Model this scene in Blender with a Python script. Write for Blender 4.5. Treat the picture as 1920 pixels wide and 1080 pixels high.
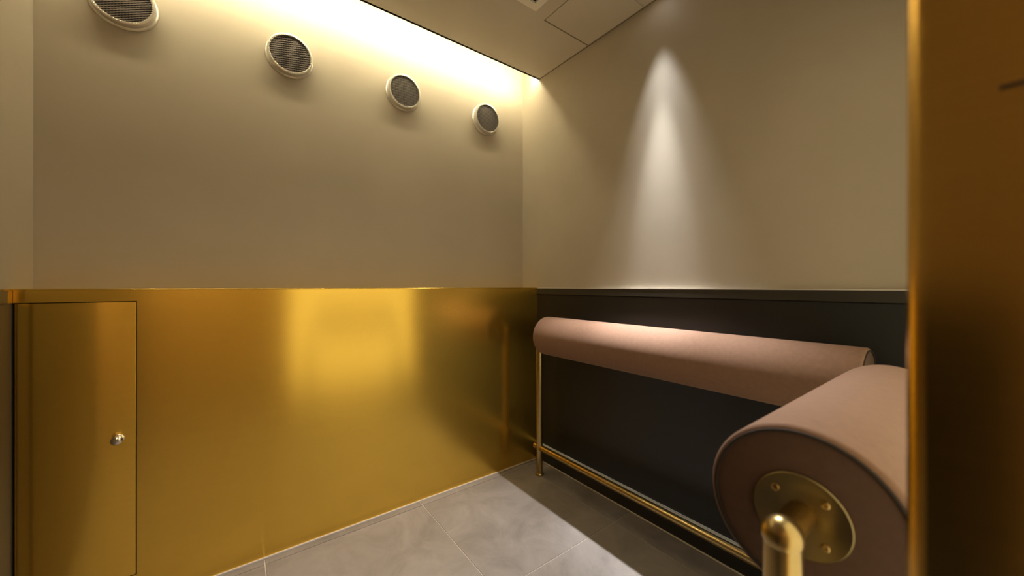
import bpy, math
from mathutils import Vector, Matrix

# ------------------------------------------------------------------ clear
for o in list(bpy.data.objects):
    bpy.data.objects.remove(o)
SC = bpy.context.scene
COL = SC.collection

# ------------------------------------------------------------------ camera / world / exposure
# world axes: +X runs along the brass wall towards the dark-wainscot wall, +Y towards the brass wall
F_PX = 690.0
cam = bpy.data.cameras.new('camera')
cam.sensor_width = 36.0
cam.lens = F_PX / 1920.0 * 36.0
cam.shift_y = -3.0 / 1920.0
cam.clip_start = 0.01
cam.dof.use_dof = True
cam.dof.focus_distance = 1.7
cam.dof.aperture_fstop = 3.2
cam_o = bpy.data.objects.new('camera', cam)
COL.objects.link(cam_o)
cam_o.location = (0, 0, 1.0)
cam_o.rotation_euler = (math.radians(90), 0, -math.atan2(0.6, 0.8))
SC.camera = cam_o

w = bpy.data.worlds.new('world')
SC.world = w
w.use_nodes = True
w.node_tree.nodes['Background'].inputs[0].default_value = (1.0, 0.85, 0.65, 1)
w.node_tree.nodes['Background'].inputs[1].default_value = 0.02

SC.view_settings.view_transform = 'Standard'
SC.view_settings.look = 'None'
SC.view_settings.exposure = 0.0
SC.view_settings.gamma = 1.0
SC.view_settings.use_curve_mapping = False

LED_STRENGTH = 145.0
LED_COL = (1.0, 0.875, 0.55)
SPOT_A, SPOT_B = 44.0, 190.0
SPOT_WIDE = 215.0
SPOT_COL = (1.0, 0.96, 0.92)
PANE_STRENGTH = 1.3
PANE_COL = (1.0, 0.88, 0.55)
HALL_STRENGTH = 40.0

# ------------------------------------------------------------------ main dimensions (metres)
Y_BRASS, Y_PAINT = 1.629, 1.778      # front of the brass casing / painted wall behind it
X_RIGHT, X_END = 1.417, -0.496       # right wall, end wall
Z_CEIL = 2.208
Z_LEDGE, Z_DARK = 0.992, 0.989
Y_BACK = 0.02                        # room face of the back wall (doorway side)

# ------------------------------------------------------------------ materials
def new_mat(name):
    m = bpy.data.materials.new(name)
    m.use_nodes = True
    nt = m.node_tree
    return m, nt, nt.nodes['Principled BSDF']

def noise(nt, scale, detail=4, coord='Object', stretch=None):
    tc = nt.nodes.new('ShaderNodeTexCoord')
    n = nt.nodes.new('ShaderNodeTexNoise')
    n.inputs['Scale'].default_value = scale
    n.inputs['Detail'].default_value = detail
    src = tc.outputs[coord]
    if stretch:
        mp = nt.nodes.new('ShaderNodeMapping')
        mp.inputs['Scale'].default_value = stretch
        nt.links.new(src, mp.inputs[0]); src = mp.outputs[0]
    nt.links.new(src, n.inputs['Vector'])
    return n

def ramp(nt, fac, stops):
    r = nt.nodes.new('ShaderNodeValToRGB')
    e = r.color_ramp.elements
    while len(e) < len(stops):
        e.new(0.5)
    for i, (p, c) in enumerate(stops):
        e[i].position = p
        e[i].color = (*c, 1)
    nt.links.new(fac, r.inputs[0])
    return r

def bump(nt, b, height, strength, dist=0.001):
    k = nt.nodes.new('ShaderNodeBump')
    k.inputs['Strength'].default_value = strength
    k.inputs['Distance'].default_value = dist
    nt.links.new(height, k.inputs['Height'])
    nt.links.new(k.outputs[0], b.inputs['Normal'])

def paint_mat(name, c, rough=0.55, var=0.04):
    m, nt, b = new_mat(name)
    n = noise(nt, 3.0)
    r = ramp(nt, n.outputs[0], [(0.3, tuple(v * (1 - var) for v in c)), (0.7, tuple(v * (1 + var) for v in c))])
    nt.links.new(r.outputs[0], b.inputs['Base Color'])
    b.inputs['Roughness'].default_value = rough
    n2 = noise(nt, 260.0, 2)
    bump(nt, b, n2.outputs[0], 0.08)
    return m

def brass_mat(name, c=(0.80, 0.53, 0.095), rough=0.225, aniso=0.72, tangent=(0, 0, 1), grain=(1.5, 1.5, 160), satin=0.0):
    m, nt, b = new_mat(name)
    n = noise(nt, 4.0, 5, stretch=grain)
    r = ramp(nt, n.outputs[0], [(0.25, tuple(v * 0.95 for v in c)), (0.75, tuple(min(1, v * 1.04) for v in c))])
    nt.links.new(r.outputs[0], b.inputs['Base Color'])
    b.inputs['Metallic'].default_value = 1.0
    mr = nt.nodes.new('ShaderNodeMapRange')
    mr.inputs['To Min'].default_value = rough * 0.9
    mr.inputs['To Max'].default_value = rough * 1.12
    nt.links.new(n.outputs[0], mr.inputs[0])
    nt.links.new(mr.outputs[0], b.inputs['Roughness'])
    b.inputs['Anisotropic'].default_value = aniso
    if tangent == 'RADIAL':
        t = nt.nodes.new('ShaderNodeTangent'); t.direction_type = 'RADIAL'; t.axis = 'Z'
        nt.links.new(t.outputs[0], b.inputs['Tangent'])
    elif tangent:
        t = nt.nodes.new('ShaderNodeCombineXYZ')
        for i in range(3):
            t.inputs[i].default_value = tangent[i]
        nt.links.new(t.outputs[0], b.inputs['Tangent'])
    if satin:      # second, broad lobe of the hairline finish
        b2 = nt.nodes.new('ShaderNodeBsdfPrincipled')
        b2.inputs['Metallic'].default_value = 1.0
        b2.inputs['Roughness'].default_value = 0.6
        nt.links.new(r.outputs[0], b2.inputs['Base Color'])
        mx = nt.nodes.new('ShaderNodeMixShader')
        mx.inputs[0].default_value = satin
        nt.links.new(b.outputs[0], mx.inputs[1]); nt.links.new(b2.outputs[0], mx.inputs[2])
        nt.links.new(mx.outputs[0], nt.nodes['Material Output'].inputs['Surface'])
    return m

def plain_mat(name, c, rough=0.5, metal=0.0):
    m, nt, b = new_mat(name)
    n = noise(nt, 12.0)
    r = ramp(nt, n.outputs[0], [(0.3, tuple(v * 0.96 for v in c)), (0.7, tuple(min(1, v * 1.04) for v in c))])
    nt.links.new(r.outputs[0], b.inputs['Base Color'])
    b.inputs['Roughness'].default_value = rough
    b.inputs['Metallic'].default_value = metal
    return m

def emit_mat(name, c, s):
    m, nt, b = new_mat(name)
    b.inputs['Base Color'].default_value = (0.8, 0.8, 0.8, 1)
    b.inputs['Emission Color'].default_value = (*c, 1)
    b.inputs['Emission Strength'].default_value = s
    return m

def fabric_mat(name, c):
    m, nt, b = new_mat(name)
    n = noise(nt, 90.0, 6)
    r = ramp(nt, n.outputs[0], [(0.3, tuple(v * 0.93 for v in c)), (0.7, tuple(v * 1.06 for v in c))])
    nt.links.new(r.outputs[0], b.inputs['Base Color'])
    b.inputs['Roughness'].default_value = 0.85
    b.inputs['Sheen Weight'].default_value = 0.1
    b.inputs['Sheen Roughness'].default_value = 0.4
    b.inputs['Sheen Tint'].default_value = (1.0, 0.8, 0.65, 1)
    n2 = noise(nt, 900.0, 2)
    bump(nt, b, n2.outputs[0], 0.25)
    return m

def tile_mat():
    m, nt, b = new_mat('stone_tile')
    oi = nt.nodes.new('ShaderNodeObjectInfo')
    tc = nt.nodes.new('ShaderNodeTexCoord')
    ad = nt.nodes.new('ShaderNodeVectorMath'); ad.operation = 'MULTIPLY_ADD'
    cx = nt.nodes.new('ShaderNodeCombineXYZ')
    nt.links.new(oi.outputs['Random'], cx.inputs[0]); nt.links.new(oi.outputs['Random'], cx.inputs[2])
    nt.links.new(cx.outputs[0], ad.inputs[0]); ad.inputs[1].default_value = (7, 7, 7)
    nt.links.new(tc.outputs['Object'], ad.inputs[2])
    n = nt.nodes.new('ShaderNodeTexNoise')
    n.inputs['Scale'].default_value = 5.0; n.inputs['Detail'].default_value = 9; n.inputs['Roughness'].default_value = 0.68
    n.inputs['Distortion'].default_value = 0.8
    nt.links.new(ad.outputs[0], n.inputs['Vector'])
    r = ramp(nt, n.outputs[0], [(0.30, (0.145, 0.125, 0.114)), (0.5, (0.195, 0.17, 0.155)), (0.72, (0.24, 0.213, 0.196))])
    nt.links.new(r.outputs[0], b.inputs['Base Color'])
    b.inputs['Roughness'].default_value = 0.5
    bump(nt, b, n.outputs[0], 0.15)
    return m

M = dict(
    paint=paint_mat('beige_paint', (0.385, 0.332, 0.258)),
    ceil=paint_mat('ceiling_paint', (0.53, 0.475, 0.385), 0.7),
    hall=paint_mat('hall_paint', (0.5, 0.37, 0.23), 0.7),
    brass=brass_mat('brushed_brass_sheet', satin=0.17),
    jamb=brass_mat('polished_brass_frame', (0.72, 0.47, 0.13), 0.2, 0.3),
    tube=brass_mat('satin_brass_tube', (0.44, 0.325, 0.14), 0.3, 0.0, None, (1, 1, 30)),
    plate=brass_mat('turned_brass_plate', (0.27, 0.21, 0.10), 0.34, 0.85, 'RADIAL', (1, 1, 1)),
    dark=plain_mat('dark_brown_laminate', (0.007, 0.0068, 0.0066), 0.5),
    brown=plain_mat('brown_laminate', (0.10, 0.072, 0.036), 0.4),
    darkrail=plain_mat('dark_rail_laminate', (0.028, 0.024, 0.018), 0.4),
    black=plain_mat('black_skirting', (0.012, 0.011, 0.010), 0.4),
    gap=plain_mat('dark_cavity', (0.006, 0.005, 0.004), 0.8),
    joint=plain_mat('brown_joint', (0.17, 0.135, 0.085), 0.8),
    alu=plain_mat('aluminium_strip', (0.75, 0.79, 0.86), 0.35, 0.2),
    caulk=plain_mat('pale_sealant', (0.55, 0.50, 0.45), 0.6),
    grout=plain_mat('pale_grout', (0.50, 0.44, 0.38), 0.9),
    tile=tile_mat(),
    fabric=fabric_mat('brown_pink_suede', (0.215, 0.118, 0.075)),
    fabricshade=fabric_mat('brown_suede_shaded', (0.085, 0.043, 0.027)),  # same suede, darkened to stand for shade on the bolster ends
    piping=plain_mat('dark_brown_piping', (0.02, 0.011, 0.007), 0.8),
    chrome=plain_mat('chrome', (0.75, 0.72, 0.68), 0.18, 1.0),
    ventring=plain_mat('champagne_metal', (0.62, 0.58, 0.52), 0.35, 0.7),
    mesh=plain_mat('dark_wire_mesh', (0.12, 0.103, 0.093), 0.5, 0.2),
    white=plain_mat('white_enamel', (0.78, 0.72, 0.62), 0.5),
    led=emit_mat('led_diffuser', LED_COL, LED_STRENGTH),
    pane=emit_mat('added_pane_glow', PANE_COL, PANE_STRENGTH),
    addedlamp=emit_mat('added_lamp_diffuser', (1.0, 0.80, 0.52), HALL_STRENGTH),
    lens=emit_mat('downlight_lens', SPOT_COL, 6.0),
)

# ------------------------------------------------------------------ mesh helpers
class MB:
    def __init__(s):
        s.v, s.f, s.sm = [], [], []
    def add(s, vs, fs, smooth=False, mtx=None):
        o = len(s.v)
        for p in vs:
            p = Vector(p)
            s.v.append(tuple(mtx @ p if mtx else p))
        for f in fs:
            s.f.append(tuple(i + o for i in f)); s.sm.append(smooth)
        return s
    def box(s, x0, x1, y0, y1, z0, z1, mtx=None):
        vs = [(x, y, z) for z in (z0, z1) for y in (y0, y1) for x in (x0, x1)]
        fs = [(0, 2, 3, 1), (4, 5, 7, 6), (0, 1, 5, 4), (2, 6, 7, 3), (0, 4, 6, 2), (1, 3, 7, 5)]
        return s.add(vs, fs, False, mtx)
    def rbox(s, x0, x1, y0, y1, z0, z1, r=0.003, n=4, axis='z', mtx=None):
        """box with the four edges along one axis rounded"""
        if axis == 'z':
            a0, a1, b0, b1, c0, c1 = x0, x1, y0, y1, z0, z1
            put = lambda a, b, c: (a, b, c)
        elif axis == 'x':
            a0, a1, b0, b1, c0, c1 = y0, y1, z0, z1, x0, x1
            put = lambda a, b, c: (c, a, b)
        else:
            a0, a1, b0, b1, c0, c1 = z0, z1, x0, x1, y0, y1
            put = lambda a, b, c: (b, c, a)
        ring = []
        for (ca, cb, t0) in ((a1 - r, b1 - r, 0), (a0 + r, b1 - r, 90), (a0 + r, b0 + r, 180), (a1 - r, b0 + r, 270)):
            for k in range(n + 1):
                t = math.radians(t0 + 90 * k / n)
                ring.append((ca + r * math.cos(t), cb + r * math.sin(t)))
        N = len(ring)
        vs = [put(a, b, c0) for a, b in ring] + [put(a, b, c1) for a, b in ring]
        fs = [(i, (i + 1) % N, N + (i + 1) % N, N + i) for i in range(N)]
        s.add(vs, fs, True, mtx)
        s.add(vs, [tuple(range(N - 1, -1, -1)), tuple(range(N, 2 * N))], False, mtx)
        return s
    def lathe(s, prof, n=48, mtx=None, close=False):
        """profile of (radius, z) turned about local Z"""
        vs, fs = [], []
        for r, z in prof:
            for k in range(n):
                t = 2 * math.pi * k / n
                vs.append((r * math.cos(t), r * math.sin(t), z))
        P = len(prof)
        rng = P if close else P - 1
        for i in range(rng):
            j = (i + 1) % P
            for k in range(n):
                l = (k + 1) % n
                fs.append((i * n + k, i * n + l, j * n + l, j * n + k))
        s.add(vs, fs, True, mtx)
        return s
    def tube(s, pts, r, n=20, caps=True):
        pts = [Vector(p) for p in pts]
        rings = []
        up = None
        for i, p in enumerate(pts):
            if i == 0: d = pts[1] - p
            elif i == len(pts) - 1: d = p - pts[i - 1]
            else: d = (pts[i + 1] - p).normalized() + (p - pts[i - 1]).normalized()
            d.normalize()
            if up is None:
                up = Vector((0, 0, 1)) if abs(d.z) < 0.9 else Vector((1, 0, 0))
            a = (up - d * up.dot(d)).normalized(); b = d.cross(a); up = a
            rings.append([p + (a * math.cos(2 * math.pi * k / n) + b * math.sin(2 * math.pi * k / n)) * r for k in range(n)])
        vs = [q for R in rings for q in R]
        fs = [(i * n + k, i * n + (k + 1) % n, (i + 1) * n + (k + 1) % n, (i + 1) * n + k)
              for i in range(len(pts) - 1) for k in range(n)]
        s.add(vs, fs, True)
        if caps:
            s.add(vs, [tuple(range(n - 1, -1, -1)), tuple(range((len(pts) - 1) * n, len(pts) * n))], False)
        return s
    def mesh(s, name):
        me = bpy.data.meshes.new(name)
        me.from_pydata(s.v, [], s.f)
        me.polygons.foreach_set('use_smooth', s.sm)
        import bmesh
        bm = bmesh.new(); bm.from_mesh(me)
        bmesh.ops.remove_doubles(bm, verts=bm.verts, dist=1e-6)
        bmesh.ops.recalc_face_normals(bm, faces=bm.faces)
        bm.to_mesh(me); bm.free()
        me.set_sharp_from_angle(angle=math.radians(40))
        return me
    def build(s, name, mat, parent=None, loc=None):
        me = s.mesh(name)
        me.materials.append(M[mat])
        o = bpy.data.objects.new(name, me)
        COL.objects.link(o)
        if parent: o.parent = parent
        if loc: o.location = loc
        return o

def tag(o, label=None, cat=None, group=None, kind=None):
    if label: o['label'] = label
    if cat: o['category'] = cat
    if group: o['group'] = group
    if kind: o['kind'] = kind
    return o

def empty(name, loc, label, cat, group=None, kind=None):
    o = bpy.data.objects.new(name, None)
    COL.objects.link(o)
    o.location = loc
    o.empty_display_size = 0.05
    return tag(o, label, cat, group, kind)

def struct(name, mb, mat, label, cat):
    return tag(mb.build(name, mat), label, cat, kind='structure')

def axis_mtx(origin, axis):
    """matrix taking local Z onto axis, local origin onto origin"""
    q = Vector((0, 0, 1)).rotation_difference(Vector(axis))
    return Matrix.Translation(Vector(origin)) @ q.to_matrix().to_4x4()

# ------------------------------------------------------------------ the shell
HALL_Y, HALL_X0, HALL_X1 = -1.35, -0.9, 1.55
floor = struct('floor', MB().box(HALL_X0, HALL_X1, HALL_Y, Y_PAINT + 0.05, -0.06, -0.002), 'grout',
               'floor of large grey stone tiles with thin pale grout lines', 'floor')
TS, J = 0.6, 0.0035
shared = {}
x = 0.084 - 2 * TS
while x < HALL_X1:
    y = 1.59 - 5 * TS
    while y < Y_BRASS:
        a0, a1 = max(x, HALL_X0), min(x + TS, HALL_X1)
        b0, b1 = max(y, HALL_Y), min(y + TS, Y_BRASS)
        if a1 - a0 > 0.02 and b1 - b0 > 0.02:
            key = (round(a1 - a0, 4), round(b1 - b0, 4))
            if key not in shared:
                w_, d_ = key
                shared[key] = MB().box(-w_ / 2 + J / 2, w_ / 2 - J / 2, -d_ / 2 + J / 2, d_ / 2 - J / 2, -0.010, 0.0).mesh('tile')
                shared[key].materials.append(M['tile'])
            t = bpy.data.objects.new('tile', shared[key])
            COL.objects.link(t)
            t.parent = floor
            t.location = ((a0 + a1) / 2, (b0 + b1) / 2, 0)
        y += TS
    x += TS

# painted walls
struct('wall_left', MB().box(X_END - 0.1, X_RIGHT + 0.1, Y_PAINT, Y_PAINT + 0.1, 0, 2.45), 'paint',
       'beige painted wall above the brass casing, washed by cove light', 'wall')
struct('wall_right', MB().box(X_RIGHT, X_RIGHT + 0.1, -0.12, Y_PAINT, 0, 2.45), 'paint',
       'beige painted wall with a spotlight scallop above the dark wainscot', 'wall')
struct('wall_end', MB().box(X_END - 0.1, X_END, -0.12, Y_PAINT, 0, 2.45), 'paint',
       'plain beige end wall beside the brass cabinet door', 'wall')
# ceiling slab stops short of the painted wall; the gap is the light cove
cm = MB().box(X_END, X_RIGHT, -0.12, Y_BRASS, Z_CEIL, Z_CEIL + 0.012)
cm.box(X_END, X_RIGHT, Y_BRASS - 0.012, Y_BRASS, Z_CEIL, Z_CEIL + 0.022)
struct('ceiling', cm, 'ceil', 'beige ceiling panel ending in an open light cove', 'ceiling')
struct('ceiling_cove', MB().box(X_END, X_RIGHT, 1.40, Y_PAINT, 2.40, 2.45).box(X_END, X_RIGHT, 1.38, 1.40, 2.22, 2.45), 'ceil',
       'hidden upper box of the ceiling light cove', 'ceiling')

# back wall with the doorway the camera stands in and an unseen glowing pane added for the reflection in the brass
JX0, JX1 = 0.2885, 0.324
bw = MB()
bw.box(JX1, X_RIGHT, -0.12, Y_BACK, 0.0, 0.215)
bw.box(JX1, X_RIGHT, -0.12, Y_BACK, 1.78, Z_CEIL)
bw.box(1.315, X_RIGHT, -0.12, Y_BACK, 0.215, 1.78)
bw.box(X_END, JX1, -0.12, Y_BACK, 2.06, Z_CEIL)
struct('wall_back', bw, 'paint', 'wall with the doorway and added glowing pane behind the short leaning bar', 'wall')
win = empty('added_pane', (0.82, -0.04, 0.215), 'added glowing frosted pane in thin brass frame behind short leaning bar', 'window', kind='structure')
def child(mb, name, mat, parent):
    o = mb.build(name, mat, parent)
    o.matrix_parent_inverse = Matrix.Translation(-parent.location) @ Matrix.Identity(4)
    return o
child(MB().box(JX1, 1.315, -0.035, -0.025, 0.215, 1.78), 'pane', 'pane', win)
child(MB().box(JX1, 1.315, -0.02, 0.022, 0.215, 0.228).box(JX1, 1.315, -0.02, 0.022, 1.767, 1.78)
      .box(1.303, 1.315, -0.02, 0.022, 0.228, 1.767), 'pane_frame', 'jamb', win)

# brass door frame post close to the camera
tr = empty('trim_1', (JX0, 0, 0), 'tall brass doorway frame post with rounded edges', 'door frame', kind='structure')
child(MB().rbox(JX0, JX1, -0.13, 0.032, 0.0, 2.06, 0.010, 8), 'frame_post', 'jamb', tr)
child(MB().box(JX0 - 0.0004, JX0 + 0.001, -0.06, 0.001, 1.0925, 1.0945), 'plate_edge', 'gap', tr)

# hallway behind the camera
struct('wall_hall_back', MB().box(HALL_X0, HALL_X1, HALL_Y - 0.1, HALL_Y, 0, 2.45), 'hall', 'hallway wall facing the doorway', 'wall')
struct('wall_hall_left', MB().box(HALL_X0 - 0.1, HALL_X0, HALL_Y, -0.12, 0, 2.45), 'hall', 'hallway wall on the end wall side', 'wall')
struct('wall_hall_right', MB().box(HALL_X1, HALL_X1 + 0.1, HALL_Y, -0.12, 0, 2.45), 'hall', 'hallway wall on the dark wainscot side', 'wall')
struct('wall_hall_front', MB().box(HALL_X0, X_END - 0.1, -0.12, -0.02, 0, 2.45).box(X_RIGHT + 0.1, HALL_X1, -0.12, -0.02, 0, 2.45), 'hall',
       'hallway wall pieces on both sides of the booth', 'wall')
struct('ceiling_hall', MB().box(HALL_X0, HALL_X1, HALL_Y, -0.12, 2.40, 2.45).box(X_END - 0.1, X_RIGHT + 0.1, -0.14, -0.12, Z_CEIL, 2.45), 'ceil', 'hallway ceiling', 'ceiling')
hl = empty('added_hall_lamp', (-0.35, -0.95, 2.40), 'unseen rectangular ceiling lamp added to light the hallway', 'lamp')  # unseen lamp, added to brighten the hallway mirrored in the brass
child(MB().rbox(-0.65, -0.05, -1.10, -0.80, 2.375, 2.40, 0.02), 'housing', 'white', hl)
child(MB().rbox(-0.63, -0.07, -1.08, -0.82, 2.368, 2.375, 0.015), 'diffuser', 'addedlamp', hl)

# ------------------------------------------------------------------ brass casing with the cabinet door
DX0, DX1, DZ0, DZ1 = -0.4865, -0.2510, 0.100, 0.9515
bc = empty('brass_wall_casing', (0.46, Y_BRASS, 0), 'brushed brass wall casing with a ledge and flush cabinet door', 'wall panel')
g = 0.0025
pm = MB()
pm.box(DX1 + g, X_RIGHT, Y_BRASS, Y_BRASS + 0.02, 0.004, Z_LEDGE - 0.003)
pm.box(X_END, DX1 + g, Y_BRASS, Y_BRASS + 0.02, DZ1 + g, Z_LEDGE - 0.003)
pm.box(X_END, DX1 + g, Y_BRASS, Y_BRASS + 0.02, 0.004, DZ0 - g)
child(pm, 'front_panel', 'brass', bc)
child(MB().rbox(X_END, X_RIGHT, Y_BRASS - 0.002, Y_PAINT, Z_LEDGE - 0.003, Z_LEDGE + 0.001, 0.0018, 4, 'x'), 'ledge', 'brass', bc)
child(MB().box(X_END, DX1 + 0.03, Y_BRASS + 0.021, Y_BRASS + 0.03, 0.004, Z_LEDGE - 0.004), 'cavity', 'gap', bc)
dr = child(MB().rbox(DX0, DX1, Y_BRASS, Y_BRASS + 0.019, DZ0, DZ1, 0.001, 2, 'z'), 'cabinet_door', 'brass', bc)
kb = MB()
km = axis_mtx((-0.289, Y_BRASS, 0.533), (0, -1, 0))
kb.lathe([(0.0, 0.0), (0.0135, 0.0), (0.0135, 0.002), (0.0115, 0.003), (0.0065, 0.004), (0.006, 0.010), (0.008, 0.013),
          (0.0125, 0.0155), (0.014, 0.019), (0.0135, 0.023), (0.010, 0.0265), (0.004, 0.028), (0.0, 0.028)], 28, km)
k = kb.build('knob', 'chrome', dr)
k['label'] = 'small round chrome knob'
# end wall brass cladding, a dark reveal between it and the door
XE = X_END + 0.001
ec = empty('end_wall_panel', (X_END, 1.59, 0), 'narrow brown panel with brass top band on the end wall beside cabinet door', 'wall panel')
child(MB().box(XE, XE + 0.004, 1.582, Y_BRASS - 0.012, 0.004, DZ1), 'panel', 'brown', ec)
child(MB().box(XE, XE + 0.005, 1.582, Y_BRASS - 0.002, DZ1 + 0.003, Z_LEDGE), 'top_band', 'brass', ec)
ed = empty('end_wall_wainscot', (X_END, 0.7, 0), 'mid brown wainscot on the end wall beyond the brass panel', 'wall panel')
child(MB().box(XE, XE + 0.008, 0.452, 1.580, 0.004, 0.952), 'panel', 'brown', ed)
child(MB().box(XE, XE + 0.008, 0.022, 0.448, 0.004, 0.952), 'panel', 'dark', ed)  # unseen dark section, added for a dark reflection in the doorway post
child(MB().box(XE, XE + 0.012, 0.05, 1.580, 0.956, Z_DARK), 'top_rail', 'brown', ed)

# ------------------------------------------------------------------ dark wainscot, skirting, sealant
PW = 0.014
dw = empty('dark_wainscot', (X_RIGHT, 0.8, 0.1), 'dark brown wainscot panelling behind the long leaning bar', 'wall panel')
child(MB().box(X_RIGHT - 0.009, X_RIGHT, Y_BACK, Y_BRASS, 0.10, 0.952), 'panel', 'dark', dw)
child(MB().box(X_RIGHT - PW, X_RIGHT, Y_BACK, Y_BRASS, 0.956, Z_DARK), 'top_rail', 'darkrail', dw)
child(MB().box(X_RIGHT - 0.006, X_RIGHT, Y_BACK, Y_BRASS, 0.952, 0.956), 'shadow_gap', 'gap', dw)
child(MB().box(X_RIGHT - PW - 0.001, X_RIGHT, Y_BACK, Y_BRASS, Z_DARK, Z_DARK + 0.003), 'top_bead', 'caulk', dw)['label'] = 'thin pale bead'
bb = struct('baseboard_right', MB().box(X_RIGHT - 0.016, X_RIGHT, Y_BACK, Y_BRASS, 0.0, 0.092), 'black',
            'black skirting board with a pale metal top strip', 'baseboard')
MB().box(X_RIGHT - 0.018, X_RIGHT - 0.002, Y_BACK, Y_BRASS, 0.092, 0.1).build('top_strip', 'alu', bb)['label'] = 'pale metal strip'
struct('trim_2', MB().box(X_RIGHT - 0.0195, X_RIGHT - 0.016, Y_BACK, Y_BRASS - 0.006, 0.0, 0.004), 'caulk', 'thin pale sealant line at foot of the black skirting', 'trim')
struct('trim_4', MB().box(X_RIGHT - 0.005, X_RIGHT, Y_BACK, Y_BRASS, Z_CEIL - 0.0015, Z_CEIL), 'joint', 'thin brown shadow joint where ceiling meets right wall', 'trim')
struct('trim_3', MB().box(X_END, X_RIGHT - 0.02, Y_BRASS - 0.005, Y_BRASS, 0.0, 0.004), 'caulk', 'thin pale sealant line at foot of the brass casing', 'trim')

# ------------------------------------------------------------------ ceiling fittings
hx0, hx1, hy0, hy1 = 1.12, X_RIGHT - 0.012, 0.93, 1.24
ap = empty('ceiling_access_panel', ((hx0 + hx1) / 2, (hy0 + hy1) / 2, Z_CEIL), 'beige ceiling access panel with a dark joint along the right wall', 'access panel')
child(MB().box(hx0, hx1, hy0, hy1, Z_CEIL - 0.004, Z_CEIL), 'panel', 'ceil', ap)
child(MB().box(hx0 - 0.0012, hx1 + 0.004, hy0, hy1 + 0.010, Z_CEIL - 0.001, Z_CEIL), 'joint', 'joint', ap)

vx1, vy1, vs = 1.045, 1.22, 0.30
cv = empty('ceiling_vent', (vx1 - vs / 2, vy1 - vs / 2, Z_CEIL), 'square cream ceiling vent with a raised frame and slats', 'vent')
fr = MB()
for (a0, a1, b0, b1) in ((vx1 - vs, vx1, vy1 - 0.032, vy1), (vx1 - vs, vx1, vy1 - vs, vy1 - vs + 0.032),
                         (vx1 - vs, vx1 - vs + 0.032, vy1 - vs + 0.032, vy1 - 0.032), (vx1 - 0.032, vx1, vy1 - vs + 0.032, vy1 - 0.032)):
    fr.box(a0, a1, b0, b1, Z_CEIL - 0.010, Z_CEIL)
child(fr, 'frame', 'white', cv)
child(MB().box(vx1 - vs + 0.032, vx1 - 0.032, vy1 - vs + 0.032, vy1 - 0.032, Z_CEIL - 0.001, Z_CEIL), 'backing', 'gap', cv)
for i in range(9):
    yy = vy1 - 0.05 - i * 0.025
    mt = Matrix.Translation((vx1 - vs / 2, yy, Z_CEIL - 0.005)) @ Matrix.Rotation(math.radians(28), 4, 'X')
    child(MB().box(-vs / 2 + 0.033, vs / 2 - 0.033, -0.008, 0.008, -0.0006, 0.0006, mt), 'slat', 'white', cv)

# recessed wall-washing downlight
LX, LY = 1.332, 0.852
dl = empty('downlight', (LX, LY, Z_CEIL), 'small round recessed downlight close to the right wall', 'lamp')
child(MB().lathe([(0.030, 0.0), (0.030, -0.003), (0.034, -0.006), (0.044, -0.005), (0.048, -0.0015), (0.048, 0.0)], 40, Matrix.Translation((LX, LY, Z_CEIL))), 'trim_ring', 'white', dl)
child(MB().lathe([(0.0, -0.001), (0.029, -0.001), (0.029, 0.0), (0.0, 0.0)], 32, Matrix.Translation((LX, LY, Z_CEIL))), 'lens', 'lens', dl)
def spot(name, power, deg, blend, parent, loc, tilt=0.0, rad=0.014, col=None):
    l = bpy.data.lights.new(name, 'SPOT')
    l.energy = power; l.color = col or SPOT_COL; l.spot_size = math.radians(deg); l.spot_blend = blend
    l.shadow_soft_size = rad
    o = bpy.data.objects.new(name, l); COL.objects.link(o)
    o.parent = parent
    o.location = Vector(loc) - parent.location
    o.rotation_euler = (0, math.radians(tilt), 0)
    return o
spot('beam', SPOT_A, 43, 1.0, dl, (LX, LY, Z_CEIL - 0.012), col=(0.96, 1.0, 1.05))
spot('core_beam', SPOT_B, 24, 1.0, dl, (LX, LY, Z_CEIL - 0.012), col=(0.96, 1.0, 1.05))
spot('spill', SPOT_WIDE, 66, 0.75, dl, (LX, LY, Z_CEIL - 0.012), 22)

# cove light strip on the edge of the ceiling panel
ls = empty('cove_light_strip', (0.46, 1.645, Z_CEIL + 0.022), 'warm light strip hidden in cove above the brass wall', 'lamp')
child(MB().box(X_END + 0.02, X_RIGHT - 0.01, 1.630, 1.638, Z_CEIL + 0.018, Z_CEIL + 0.036), 'channel', 'alu', ls)
child(MB().rbox(X_END + 0.02, X_RIGHT - 0.01, 1.638, 1.648, Z_CEIL + 0.021, Z_CEIL + 0.033, 0.003, 3, 'x'), 'diffuser', 'led', ls)

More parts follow.
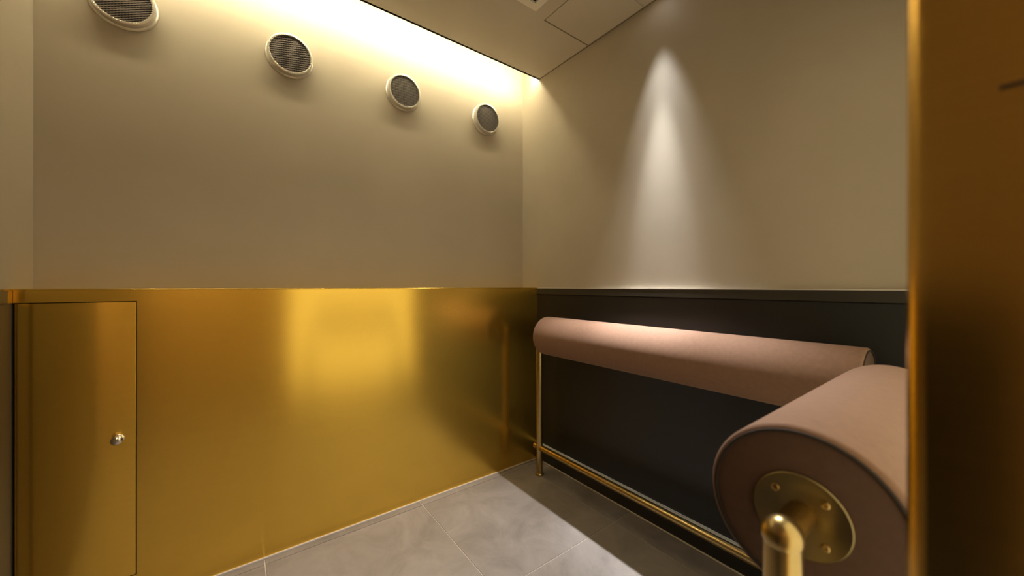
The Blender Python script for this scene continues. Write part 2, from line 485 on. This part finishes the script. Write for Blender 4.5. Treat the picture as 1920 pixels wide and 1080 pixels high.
# ------------------------------------------------------------------ round wall vents
def make_vent(x, z, label):
    v = empty('wall_vent', (x, Y_PAINT, z), label, 'vent', 'round vents under the cove light')
    mt = axis_mtx((0, 0, 0), (0, -1, 0))
    MB().lathe([(0.0, 0.0), (0.086, 0.0), (0.0875, 0.002), (0.086, 0.008), (0.082, 0.011), (0.0815, 0.026), (0.080, 0.030), (0.076, 0.031),
                (0.073, 0.029), (0.072, 0.022), (0.072, 0.006), (0.0, 0.006)], 64, mt).build('ring', 'ventring', v)
    bd = MB()
    for k in range(60):                       # knurled inner lip
        t = 2 * math.pi * k / 60
        m2 = mt @ Matrix.Translation((0.0735 * math.cos(t), 0.0735 * math.sin(t), 0.0295)) @ Matrix.Rotation(t, 4, 'Z')
        bd.box(-0.0018, 0.0018, -0.0026, 0.0026, -0.0016, 0.0016, m2)
    tag(bd.build('knurled_lip', 'ventring', v), kind='stuff')
    MB().lathe([(0.0, 0.0205), (0.072, 0.0205), (0.072, 0.019), (0.0, 0.019)], 48, mt).build('backing', 'gap', v)
    ms = MB()
    R = 0.0722
    for ang in (27, -27):
        a = math.radians(ang)
        d = Vector((math.cos(a), math.sin(a))); nrm = Vector((-d.y, d.x))
        k = -R + 0.002
        while k < R:
            h = math.sqrt(max(0, R * R - k * k))
            c = nrm * k
            m2 = mt @ Matrix.Translation((c.x, c.y, 0.0245 + (0.0008 if ang > 0 else -0.0008))) @ Matrix.Rotation(a, 4, 'Z')
            ms.box(-h, h, -0.0016, 0.0016, -0.0009, 0.0009, m2)
            k += 0.0068
    tag(ms.build('wire_mesh', 'mesh', v), kind='stuff')
    return v
VL = ['fourth round wall vent from the painted corner, next to the end wall',
      'third round wall vent from the spotlit corner, champagne rim and dark mesh',
      'second round wall vent from the spotlit corner, champagne rim and dark mesh',
      'round wall vent next to the spotlit corner, champagne rim and dark mesh']
for i in range(4):
    make_vent(-0.302 + 0.481 * i, 1.952, VL[i])

# ------------------------------------------------------------------ leaning bars (bolster on a brass tube frame)
ZB, RB, RT = 0.746, 0.097, 0.017
def leaning_bar(p0, p1, label):
    """p0, p1: bolster end centres (floor plan); posts stand 56 mm beyond each end"""
    p0, p1 = Vector((*p0, 0)), Vector((*p1, 0))
    ax = (p1 - p0).normalized(); L = (p1 - p0).length
    rot = math.atan2(ax.y, ax.x)
    b = empty('leaning_bar', p0, label, 'leaning bar', 'upholstered leaning bars')
    b.rotation_euler = (0, 0, rot)
    mx = axis_mtx((0, 0, ZB), (1, 0, 0))
    e = 0.007
    prof = [(RB - e, 0.0)]
    for k in range(1, 6):
        t = math.pi / 2 * k / 5
        prof.append((RB - e + e * math.sin(t), e - e * math.cos(t)))
    prof += [(RB, L * q) for q in (0.25, 0.5, 0.75)]
    for k in range(0, 6):
        t = math.pi / 2 * k / 5
        prof.append((RB - e + e * math.cos(t), L - e + e * math.sin(t)))
    bo = MB().lathe(prof, 96, mx).build('bolster', 'fabric', b)
    for z, dz in ((0.0, -1), (L, 1)):
        MB().lathe([(0.0, z + 0.001 * dz), (0.05, z + 0.001 * dz), (0.075, z + 0.0005 * dz), (RB - e - 0.001, z - 0.001 * dz)], 80, mx).build('end_cover', 'fabricshade', bo)
        pr = []
        for k in range(10):
            t = 2 * math.pi * k / 10
            pr.append((RB - e + 0.0022 * math.cos(t), z + 0.0022 * math.sin(t)))
        MB().lathe(pr, 96, mx, True).build('piping', 'piping', bo)
        # brass end plate: local Z along the bar axis so the turned grain runs around it
        pl = MB().lathe([(0.0, 0.0), (0.0455, 0.0), (0.0455, 0.002), (0.0445, 0.003), (0.0, 0.003)], 72).build('end_plate', 'plate', b)
        pl.matrix_local = axis_mtx((z + 0.0015 * dz, 0, ZB), (dz, 0, 0))
        for q in range(4):
            t = math.radians(45 + 90 * q)
            sc = MB().lathe([(0.0042, 0.003), (0.0042, 0.0042), (0.0032, 0.005), (0.0018, 0.005), (0.0014, 0.0036), (0.0, 0.0036)], 16,
                            Matrix.Translation((0.032 * math.cos(t), 0.032 * math.sin(t), 0))).build('screw', 'tube', pl)
    for px, s in ((-0.056, 1), (L + 0.056, -1)):
        po = MB().tube([(px, 0, 0.012), (px, 0, ZB - 0.006)], RT, 28).build('post', 'tube', b)
        MB().lathe([(0.0, 0.0), (0.021, 0.0), (0.022, 0.002), (0.022, 0.008), (0.019, 0.012), (0.0, 0.012)], 28, Matrix.Translation((px, 0, 0))).build('foot', 'tube', po)
        cap = [(0.0, -0.0185)] + [(0.0188 * math.sin(math.pi * k / 14), -0.0188 * math.cos(math.pi * k / 14)) for k in range(1, 14)] + [(0.0, 0.0188)]
        MB().lathe(cap, 28, Matrix.Translation((px, 0, ZB))).build('ball_joint', 'tube', po)
        MB().tube([(px, 0, ZB), (px + s * 0.054, 0, ZB)], 0.0145, 24).build('axle', 'tube', po)
    MB().tube([(-0.092, 0, 0.146), (L + 0.056, 0, 0.146)], 0.0155, 24).build('foot_rail', 'tube', b)
    return b

leaning_bar((1.290, 1.420), (1.290, 0.204), 'long brown-pink leaning bar on brass posts along the dark wainscot')
leaning_bar((0.503, 0.135), (1.045, 0.135), 'short brown-pink leaning bar with screwed brass end plate beside the doorway post')
